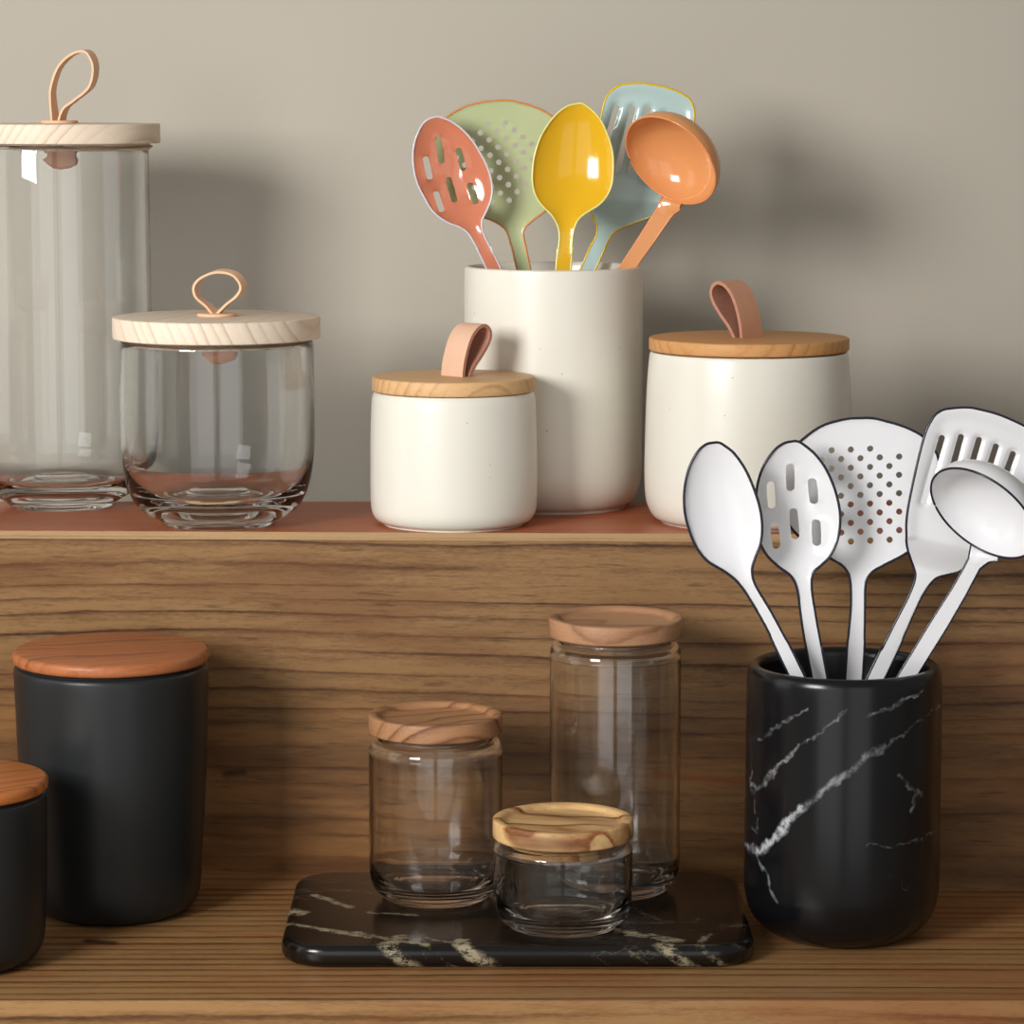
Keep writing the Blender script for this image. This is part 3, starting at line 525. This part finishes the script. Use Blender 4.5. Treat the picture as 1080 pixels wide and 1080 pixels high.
# ------------------------------------------------------------------ enamel utensils
U = json.loads('''{"w_spoon":{"o":[0.2529,0.0131,0.0378],"lean":2,"pts":[[-122.04,291.02],[-127.78,289.86],[-133.49,284.76],[-138.84,274.05],[-141.56,260.86],[-141.49,247.64],[-138.96,236.07],[-133.95,223.65],[-126.49,214.21],[-114.92,207.08],[-106.14,199.61],[-97.48,187.15],[-86.61,168.01],[-77.02,147.17],[-5.22,0.0],[5.22,0.0],[-65.43,143.83],[-75.84,163.85],[-86.73,183.82],[-95.59,198.78],[-97.63,207.9],[-95.72,216.2],[-92.33,225.31],[-91.27,236.07],[-92.67,247.64],[-96.38,260.03],[-102.23,273.23],[-109.69,283.94],[-116.29,289.21]],"holes":[],"neck":201.64,"kind":"bowl"},"w_slotted":{"o":[0.2323,0.0317,0.0174],"lean":3,"pts":[[-49.32,309.51],[-55.12,308.18],[-61.72,303.2],[-68.29,293.21],[-72.04,281.55],[-73.11,268.22],[-73.04,256.54],[-71.31,246.52],[-66.25,235.65],[-58.37,227.79],[-50.0,221.43],[-45.78,213.05],[-43.5,197.97],[-40.87,181.18],[-36.53,159.33],[-4.51,0.0],[4.51,0.0],[-26.51,158.48],[-30.34,177.82],[-33.47,194.61],[-36.28,213.05],[-35.36,223.1],[-30.41,228.12],[-24.63,233.98],[-20.22,243.17],[-18.14,253.2],[-18.41,264.88],[-21.68,278.22],[-27.6,291.55],[-35.15,301.53],[-42.67,307.69]],"holes":[[-62.8,274.08,5.88,17.94,-4],[-50.2,285.62,5.88,18.55,-2],[-35.29,276.56,5.88,17.32,-6],[-59.83,247.35,5.88,17.34,-7],[-47.19,254.88,5.88,20.43,-5],[-32.9,249.28,5.88,17.34,-2]],"neck":219.7,"kind":"bowl"},"w_skimmer":{"o":[0.2196,0.06,0.0171],"lean":3,"pts":[[11.89,321.86],[1.26,321.24],[-13.1,317.48],[-24.31,310.58],[-35.49,299.92],[-41.66,286.73],[-43.44,272.28],[-40.2,257.8],[-32.59,246.47],[-21.22,236.38],[-8.6,228.81],[0.24,223.13],[4.39,214.92],[5.19,196.58],[3.78,177.59],[2.1,154.12],[-5.1,0.0],[5.1,0.0],[13.44,153.49],[14.16,177.59],[14.3,196.58],[14.78,213.02],[19.11,219.97],[26.61,224.39],[39.72,231.33],[51.56,240.16],[60.2,253.4],[64.41,269.13],[64.23,284.85],[60.31,299.29],[52.06,309.33],[38.85,316.22],[23.79,320.61]],"holes":[[-8.32,300.31,4.26,4.26,0],[4.45,300.88,4.26,4.26,0],[17.21,301.46,4.26,4.26,0],[-14.66,293.93,4.26,4.26,0],[-1.89,294.51,4.26,4.26,0],[10.89,295.09,4.26,4.26,0],[23.66,295.66,4.26,4.26,0],[36.42,296.24,4.26,4.26,0],[-8.22,288.13,4.26,4.26,0],[4.55,288.71,4.26,4.26,0],[17.33,289.28,4.26,4.26,0],[30.1,289.86,4.26,4.26,0],[-14.56,281.75,4.26,4.26,0],[-1.78,282.32,4.26,4.26,0],[11.0,282.9,4.26,4.26,0],[23.77,283.48,4.26,4.26,0],[36.55,284.05,4.26,4.26,0],[-8.12,275.94,4.26,4.26,0],[4.66,276.52,4.26,4.26,0],[17.44,277.09,4.26,4.26,0],[30.22,277.67,4.26,4.26,0],[-14.46,269.55,4.26,4.26,0],[-1.67,270.13,4.26,4.26,0],[11.11,270.7,4.26,4.26,0],[23.89,271.28,4.26,4.26,0],[36.67,271.86,4.26,4.26,0],[-8.01,263.74,4.26,4.26,0],[4.77,264.31,4.26,4.26,0],[17.56,264.89,4.26,4.26,0],[30.34,265.47,4.26,4.26,0],[-14.36,257.34,4.26,4.26,0],[-1.57,257.92,4.26,4.26,0],[11.22,258.5,4.26,4.26,0],[24.01,259.07,4.26,4.26,0],[36.8,259.65,4.26,4.26,0],[-7.91,251.52,4.27,4.27,0],[4.88,252.1,4.27,4.27,0],[17.67,252.68,4.27,4.27,0],[30.46,253.26,4.27,4.27,0],[-1.46,245.7,4.27,4.27,0],[11.33,246.28,4.27,4.27,0],[24.13,246.86,4.27,4.27,0],[36.92,247.43,4.27,4.27,0],[4.99,239.87,4.27,4.27,0],[17.79,240.45,4.27,4.27,0],[30.58,241.03,4.27,4.27,0]],"neck":214.29,"kind":"dish"},"w_spatula":{"o":[0.1755,0.0424,0.0273],"lean":3,"pts":[[112.92,320.13],[106.9,319.26],[101.76,316.33],[98.37,311.5],[95.0,304.25],[91.68,292.15],[88.39,277.45],[85.11,261.0],[83.33,248.86],[83.08,240.19],[84.22,229.77],[87.25,221.08],[89.92,214.12],[90.8,207.08],[86.56,195.05],[77.76,177.47],[69.2,159.88],[62.22,146.28],[-5.45,0.0],[5.45,0.0],[74.32,147.54],[83.47,168.68],[89.98,183.94],[96.26,197.18],[103.64,206.64],[112.32,209.77],[121.01,213.22],[132.07,225.11],[141.83,240.74],[154.02,260.1],[163.74,276.93],[169.12,292.5],[168.39,299.96],[163.34,306.18],[152.72,311.78],[140.25,316.74],[126.56,320.16]],"holes":[[100.34,279.74,4.35,47.02,15.3],[113.07,280.05,4.35,47.46,14.4],[123.99,276.31,4.35,51.55,15.4],[134.3,271.64,4.35,52.68,17.2],[144.31,266.34,4.35,54.06,19.5]],"neck":200.69,"kind":"spat","crease":[[84.03,235.12],[129.58,225.11]]},"w_ladle":{"o":[0.1762,0.0271,0.0371],"lean":0,"pts":[[126.03,232.24],[121.55,222.92],[120.03,215.46],[117.54,210.48],[109.51,195.77],[96.04,173.79],[77.45,141.82],[-6.15,0.0],[6.15,0.0],[91.12,144.2],[106.89,170.53],[118.46,191.41],[126.82,207.99],[132.36,213.59],[137.43,215.46],[140.33,224.17]],"holes":[],"neck":571.67,"kind":"ladle","bowl":[[124.53,246.51]],"be":[[153.34,219.19]]},"salmon":{"o":[0.0624,0.3016,0.2604],"lean":4,"pts":[[-117.87,270.98],[-122.1,269.78],[-126.94,265.94],[-131.19,258.13],[-133.62,249.71],[-134.24,241.29],[-133.3,231.66],[-130.9,222.63],[-126.44,213.6],[-119.8,202.75],[-110.13,195.27],[-100.44,191.29],[-94.39,187.07],[-90.16,180.43],[-85.69,171.98],[-81.69,162.91],[-4.64,0.0],[4.64,0.0],[-71.39,162.91],[-75.63,171.37],[-79.87,179.83],[-83.25,187.07],[-84.34,191.9],[-83.73,197.32],[-81.07,202.75],[-78.04,209.98],[-76.7,217.21],[-77.42,225.64],[-80.44,235.27],[-84.67,243.7],[-90.71,253.32],[-97.95,261.49],[-106.4,267.74],[-113.04,270.5]],"holes":[[-123.64,234.33,4.68,17.19,-12],[-114.88,247.33,4.81,19.93,-8],[-99.56,240.7,4.95,17.19,-14],[-106.47,218.59,4.82,19.26,-16],[-115.56,209.95,4.47,15.83,-18],[-90.99,215.98,5.09,16.51,-18]],"neck":191.17,"kind":"bowl"},"green":{"o":[0.0442,0.3365,0.259],"lean":3,"pts":[[-53.89,283.38],[-67.1,282.0],[-79.61,278.54],[-91.44,271.64],[-98.42,261.96],[-101.92,250.89],[-102.64,237.74],[-99.88,225.27],[-92.94,213.48],[-82.49,205.15],[-69.95,199.6],[-60.19,196.47],[-51.83,191.96],[-47.64,187.09],[-44.85,178.05],[-40.94,162.04],[-4.43,0.0],[4.43,0.0],[-31.1,162.04],[-33.69,175.27],[-35.78,183.61],[-35.09,189.87],[-29.51,195.43],[-19.75,203.07],[-12.1,213.48],[-7.23,224.58],[-4.47,237.74],[-4.49,251.59],[-7.98,264.03],[-16.34,273.02],[-28.16,278.89],[-40.68,282.34]],"holes":[[-61.51,266.13,4.17,4.17,0],[-49.06,267.12,4.17,4.17,0],[-67.46,260.0,4.17,4.17,0],[-55.01,260.99,4.17,4.17,0],[-42.55,261.98,4.17,4.17,0],[-73.42,253.87,4.18,4.18,0],[-60.96,254.86,4.18,4.18,0],[-48.5,255.85,4.18,4.18,0],[-36.05,256.84,4.17,4.17,0],[-79.37,247.73,4.18,4.18,0],[-66.91,248.73,4.18,4.18,0],[-54.45,249.72,4.18,4.18,0],[-42.0,250.71,4.18,4.18,0],[-29.54,251.7,4.18,4.18,0],[-85.33,241.6,4.18,4.18,0],[-72.87,242.59,4.18,4.18,0],[-60.41,243.58,4.18,4.18,0],[-47.95,244.57,4.18,4.18,0],[-35.49,245.56,4.18,4.18,0],[-23.03,246.55,4.18,4.18,0],[-78.83,236.45,4.18,4.18,0],[-66.37,237.44,4.18,4.18,0],[-53.9,238.43,4.18,4.18,0],[-41.44,239.42,4.18,4.18,0],[-28.98,240.42,4.18,4.18,0],[-84.79,230.31,4.18,4.18,0],[-72.33,231.3,4.18,4.18,0],[-59.86,232.29,4.18,4.18,0],[-47.39,233.28,4.18,4.18,0],[-34.93,234.28,4.18,4.18,0],[-22.46,235.27,4.18,4.18,0],[-78.29,225.15,4.18,4.18,0],[-65.82,226.15,4.18,4.18,0],[-53.35,227.14,4.18,4.18,0],[-40.88,228.13,4.18,4.18,0],[-28.41,229.12,4.18,4.18,0],[-71.78,220.0,4.18,4.18,0],[-59.31,220.99,4.18,4.18,0],[-46.84,221.99,4.18,4.18,0],[-34.37,222.98,4.18,4.18,0],[-65.27,214.84,4.18,4.18,0],[-52.79,215.84,4.18,4.18,0],[-40.32,216.83,4.18,4.18,0],[-58.76,209.69,4.18,4.18,0],[-46.28,210.68,4.18,4.18,0]],"neck":188.48,"kind":"dish"},"yellow":{"o":[0.0248,0.2867,0.2604],"lean":5,"pts":[[22.41,281.08],[16.26,279.72],[9.42,275.41],[2.13,267.47],[-4.25,256.8],[-8.35,244.31],[-9.94,232.95],[-9.71,222.72],[-6.97,213.62],[-1.94,206.8],[3.77,201.11],[7.88,194.28],[9.49,187.45],[9.04,178.34],[7.9,170.36],[7.22,163.52],[-4.73,0.0],[4.73,0.0],[17.73,163.52],[18.18,171.5],[18.86,184.03],[20.45,192.0],[23.64,198.38],[30.03,203.39],[38.01,208.39],[43.71,214.76],[47.12,222.72],[48.25,232.95],[48.0,244.31],[45.24,255.67],[40.21,267.47],[34.5,274.96],[28.11,280.18]],"holes":[],"neck":189.95,"kind":"bowl"},"blue":{"o":[-0.0138,0.3446,0.2596],"lean":3,"pts":[[100.2,294.66],[93.92,293.77],[87.66,290.3],[82.79,284.07],[80.03,273.68],[76.58,255.65],[73.13,238.29],[70.36,223.0],[69.69,210.47],[72.51,200.72],[76.02,193.06],[77.08,187.48],[75.35,181.21],[71.16,173.53],[65.59,160.96],[-5.04,0.0],[5.04,0.0],[76.79,160.96],[84.8,179.11],[88.99,185.39],[96.32,189.99],[108.55,194.73],[118.68,198.63],[125.66,202.81],[131.23,207.69],[137.45,224.39],[142.95,245.24],[147.05,264.67],[147.69,275.07],[144.87,282.69],[137.87,287.88],[127.25,291.97],[113.44,294.66]],"holes":[[85.3,258.77,4.33,42.86,16.1],[97.18,254.26,4.33,50.29,13.7],[107.55,253.57,4.33,50.96,16.5],[118.66,249.4,4.33,52.67,17.4],[129.5,245.24,4.33,52.89,18.1]],"neck":184.0,"kind":"spat","crease":[[71.09,209.08],[134.04,206.3]]},"ladle":{"o":[-0.0183,0.3178,0.2723],"lean":2,"pts":[[130.79,205.87],[126.0,196.94],[124.3,192.81],[119.84,185.45],[110.64,170.78],[97.16,150.09],[-5.2,0.0],[5.2,0.0],[108.72,150.09],[122.67,169.41],[132.97,184.56],[136.4,188.69],[139.84,191.09],[145.32,200.38]],"holes":[],"neck":340.43,"kind":"ladle","bowl":[[132.43,224.41]],"be":[[160.18,196.94]]}}''')
def utensil(key, name, label, cat, group, body, rim, depth, rim_r=.0008, handle_label=None, ladle_th=57):
    d = U[key]; th = .0012
    t = thing(name, d['o'], label, cat, group, (-R(d['lean']), 0, 0))
    pts = [(a/1000, b/1000, 0) for a, b in d['pts']]
    n = len(pts)
    if d['kind'] == 'ladle':
        dense = pts
    else:
        # the handle end keeps its two corners
        k = [i for i, p in enumerate(pts) if abs(p[2]) == 0 and p[1] == 0.0]
        left = catmull(pts[:k[0]+1], 5); right = catmull(pts[k[1]:], 5)
        dense = [tuple(p) for p in left]+[tuple(p) for p in right]
        # close over the tip smoothly
        a, b = Vector(pts[-1]), Vector(pts[0]); ta = Vector(pts[-1])-Vector(pts[-2]); tb = Vector(pts[1])-Vector(pts[0])
        for j in range(1, 5):
            q = j/5; h00 = 2*q**3-3*q*q+1; h10 = q**3-2*q*q+q; h01 = -2*q**3+3*q*q; h11 = q**3-q*q
            dense.append(tuple(a*h00+ta*h10*.9+b*h01+tb*h11*.9))
    # drop near duplicates
    poly = []
    for p in dense:
        if not poly or (Vector(p)-Vector(poly[-1])).length > 4e-4: poly.append(tuple(p))
    if (Vector(poly[0])-Vector(poly[-1])).length < 4e-4: poly.pop()
    P2 = [(p[0], p[1]) for p in poly]
    holes = []
    for hx, hy, hw, hl, ang in d['holes']:
        hx, hy, hw, hl = hx/1000, hy/1000, hw/2000, hl/2000; c = []
        NN = 10 if hw == hl else 14
        for i in range(NN):
            a = 2*math.pi*i/NN; ux = hw*math.cos(a); uy = hw*math.sin(a)+(hl-hw)*(1 if math.sin(a) > 1e-6 else -1 if math.sin(a) < -1e-6 else 0)
            r_ = R(ang); c.append((hx+ux*math.cos(r_)+uy*math.sin(r_), hy-ux*math.sin(r_)+uy*math.cos(r_)))
        holes.append(c)
    def inside(pt, pl):
        x_, y_ = pt; r_ = False; j = len(pl)-1
        for i in range(len(pl)):
            xi, yi = pl[i]; xj, yj = pl[j]
            if (yi > y_) != (yj > y_) and x_ < (xj-xi)*(y_-yi)/(yj-yi)+xi: r_ = not r_
            j = i
        return r_
    V = [Vector(p) for p in P2]; E = [(i, (i+1) % len(P2)) for i in range(len(P2))]
    for c in holes:
        b0 = len(V); V += [Vector(q) for q in c]; E += [(b0+i, b0+(i+1) % len(c)) for i in range(len(c))]
    nb = len(V); bnd = np.array([tuple(v) for v in V])
    x0, x1 = min(p[0] for p in P2), max(p[0] for p in P2); y0, y1 = min(p[1] for p in P2), max(p[1] for p in P2)
    st = .0019; neck = d['neck']/1000; row = 0; y_ = y0
    while y_ < y1:
        row += 1; x_ = x0+(row % 2)*st/2
        while x_ < x1:
            q = (x_, y_)
            if inside(q, P2) and np.min(np.hypot(bnd[:, 0]-x_, bnd[:, 1]-y_)) > st*.45 and not any(inside(q, c) for c in holes): V.append(Vector(q))
            x_ += st
        y_ += st*.866
    vo, eo, fo, *_ = delaunay_2d_cdt(V, E, [], 0, 1e-6)
    F = []
    for f in fo:
        c = (sum(vo[i][0] for i in f)/3, sum(vo[i][1] for i in f)/3)
        if inside(c, P2) and not any(inside(c, h) for h in holes): F.append(tuple(f))
    X = np.array([(v[0], v[1]) for v in vo]); N = len(X)
    # outer boundary test
    PB = np.array(P2); W = np.zeros(N)
    nxt = np.roll(PB, -1, 0); seg = nxt-PB
    dist = np.empty(N)
    for i in range(N):
        r_ = X[i]-PB; h_ = np.clip((r_*seg).sum(1)/((seg**2).sum(1)+1e-12), 0, 1); dist[i] = np.min(np.hypot(*(r_-seg*h_[:, None]).T))
    if d['kind'] in ('bowl', 'dish'):
        free = (dist > 1e-5) & (X[:, 1] > neck-.02)
        ed = set()
        for f in F:
            for a in range(3): ed.add((min(f[a], f[(a+1) % 3]), max(f[a], f[(a+1) % 3])))
        ed = np.array(list(ed)); deg = np.bincount(ed.ravel(), minlength=N).astype(float); deg[deg == 0] = 1
        for it in range(1600):
            acc = np.bincount(ed[:, 0], W[ed[:, 1]], N)+np.bincount(ed[:, 1], W[ed[:, 0]], N)
            W = np.where(free, acc/deg+1.0, 0)
        W = W/W.max()
        W = depth*(W**.85 if d['kind'] == 'bowl' else np.minimum(1, W*1.0)**.7)
        # gentle bend of the neck: the handle leaves the bowl a little forward
    elif d['kind'] == 'spat':
        (ax, ay), (bx, by) = [(q[0]/1000, q[1]/1000) for q in d['crease']]
        nx, ny = -(by-ay), (bx-ax); L = math.hypot(nx, ny); nx, ny = nx/L, ny/L
        s_ = (X[:, 0]-ax)*nx+(X[:, 1]-ay)*ny
        span = .020
        q = np.clip((-s_+.002)/span, 0, 1); W = .011*(q*q*(3-2*q)*.4+q*.6)
        # raised lips round the slots
        for c in holes:
            C_ = np.array(c); nn = np.roll(C_, -1, 0)-C_
            for i in range(N):
                r_ = X[i]-C_; h_ = np.clip((r_*nn).sum(1)/((nn**2).sum(1)+1e-12), 0, 1); dd = np.min(np.hypot(*(r_-nn*h_[:, None]).T))
                W[i] += .0016*math.exp(-(dd/.0016)**2)
        # slightly turned up edge
        W -= np.where(s_ > 0, .0022*np.exp(-(dist/.006)**2), 0)
    elif d['kind'] == 'ladle':
        # the handle's end follows the rim and tucks in behind the bowl
        (cx, cz), = [(q[0]/1000, q[1]/1000) for q in d['bowl']]; (ex, ez), = [(q[0]/1000, q[1]/1000) for q in d['be']]
        rad = math.hypot(ex-cx, ez-cz)*.987; tt = R(ladle_th); cz = cz+.029*.09
        for i in range(N):
            dx, dz = X[i, 0]-cx, X[i, 1]-cz; m = -.70*dx-.714*dz; Mj = .714*dx-.70*dz
            mr = rad*math.cos(tt)*math.sqrt(max(0, 1-(Mj/rad)**2)); s_ = mr-m
            tgt = mr*math.tan(tt)-.029+.0010+max(0, s_)*1.3
            k_ = min(1, max(0, (s_+.014)/.014)); W[i] = tgt*k_*k_*(3-2*k_)
    def part(pname, sel):
        idx = {}; vv = []
        for f in sel:
            for i in f:
                if i not in idx: idx[i] = len(vv); vv.append(i)
        if not vv: return None
        k = len(vv)
        verts = [(X[i, 0], W[i]-th/2, X[i, 1]) for i in vv]+[(X[i, 0], W[i]+th/2, X[i, 1]) for i in vv]
        faces = []; ec = {}
        for f in sel:
            a, b, c = (idx[i] for i in f); faces.append((a, b, c)); faces.append((c+k, b+k, a+k))
            for e_ in ((a, b), (b, c), (c, a)): ec[e_] = 1
        for (a, b) in list(ec):
            if (b, a) not in ec: faces.append((b, a, a+k, b+k))
        return newobj(pname, verts, faces, body, t, sharp=45)
    cy = lambda f: sum(X[i, 1] for i in f)/3
    if d['kind'] == 'ladle':
        part('handle', F)
        (cx, cz), = [(q[0]/1000, q[1]/1000) for q in d['bowl']]; (ex, ez), = [(q[0]/1000, q[1]/1000) for q in d['be']]
        rad = math.hypot(ex-cx, ez-cz)*.987; fwd = .029
        ang = R(ladle_th); nrm = Vector((-.70*math.sin(ang), -math.cos(ang), -.714*math.sin(ang)))
        rot = nrm.to_track_quat('Z', 'Y').to_matrix().to_4x4()
        dp = rad*.66; prof = []
        for i in range(19):
            a = math.pi/2*i/18; prof.append((max(0, (rad)*math.cos(a)**.9) if i < 18 else 0, -dp*math.sin(a)))
        prof2 = [(max(0, r_-th) if i < 18 else 0, z_+(th if i else 0)) for i, (r_, z_) in enumerate(prof)]
        full = prof[::-1]+prof2
        b_ = lathe('bowl', full, body, t, 96, sharp=60)
        b_.matrix_local = Matrix.Translation((cx, -fwd, cz+fwd*.09)) @ rot
        rp = [(math.cos(a)*(rad-th/2), math.sin(a)*(rad-th/2), .0002) for a in [2*math.pi*i/96 for i in range(96)]]
        e1 = tube('rim', rp, rim_r, rim, b_)
        if body != rim: e1['label'] = 'contrasting enamel rim'
    else:
        part('head', [f for f in F if cy(f) >= neck]); part('handle', [f for f in F if cy(f) < neck])
    # coloured edge all round
    key_ = {(round(X[i, 0], 6), round(X[i, 1], 6)): W[i] for i in range(N)}
    ep = [(p[0], key_.get((round(p[0], 6), round(p[1], 6)), 0.0), p[1]) for p in P2]
    e2 = tube('edge_trim', ep, rim_r, rim, t)
    e2['label'] = handle_label or 'thin coloured edge'
    return t
WG = 'white enamel utensils in the marble crock'; CG = 'coloured enamel utensils in the cream crock'
utensil('w_spoon', 'spoon', 'white enamel spoon without holes, leftmost in the black marble crock', 'spoon', WG, M['e_white'], M['e_navy'], .0095, .0009)
utensil('w_slotted', 'slotted_spoon', 'white enamel slotted spoon in the black marble crock', 'slotted spoon', WG, M['e_white'], M['e_navy'], .0095, .0009)
utensil('w_skimmer', 'skimmer', 'white enamel skimmer with round holes in the black marble crock', 'skimmer', WG, M['e_white'], M['e_navy'], .0045, .0009)
utensil('w_spatula', 'slotted_spatula', 'white enamel slotted spatula behind the white ladle', 'spatula', WG, M['e_white'], M['e_navy'], 0, .0009)
utensil('w_ladle', 'ladle', 'white enamel ladle, rightmost in the black marble crock', 'ladle', WG, M['e_white'], M['e_navy'], 0, .0008, None, 57)
utensil('salmon', 'slotted_spoon', 'salmon pink slotted spoon with pale edge in the cream crock', 'slotted spoon', CG, M['e_salmon'], M['r_lilac'], .0105, .0008)
utensil('green', 'skimmer', 'sage green skimmer with orange edge in the cream crock', 'skimmer', CG, M['e_green'], M['r_orange'], .0045, .0008)
utensil('yellow', 'spoon', 'yellow enamel spoon with pale lime edge in the cream crock', 'spoon', CG, M['e_yellow'], M['r_lime'], .0105, .0008)
utensil('blue', 'slotted_spatula', 'pale blue slotted spatula with yellow edge in the cream crock', 'spatula', CG, M['e_blue'], M['r_yellow'], 0, .0009)
utensil('ladle', 'ladle', 'orange enamel ladle in the cream crock, in front of the blue spatula', 'ladle', CG, M['e_orange'], M['r_peach'], 0, .0007, None, 53)
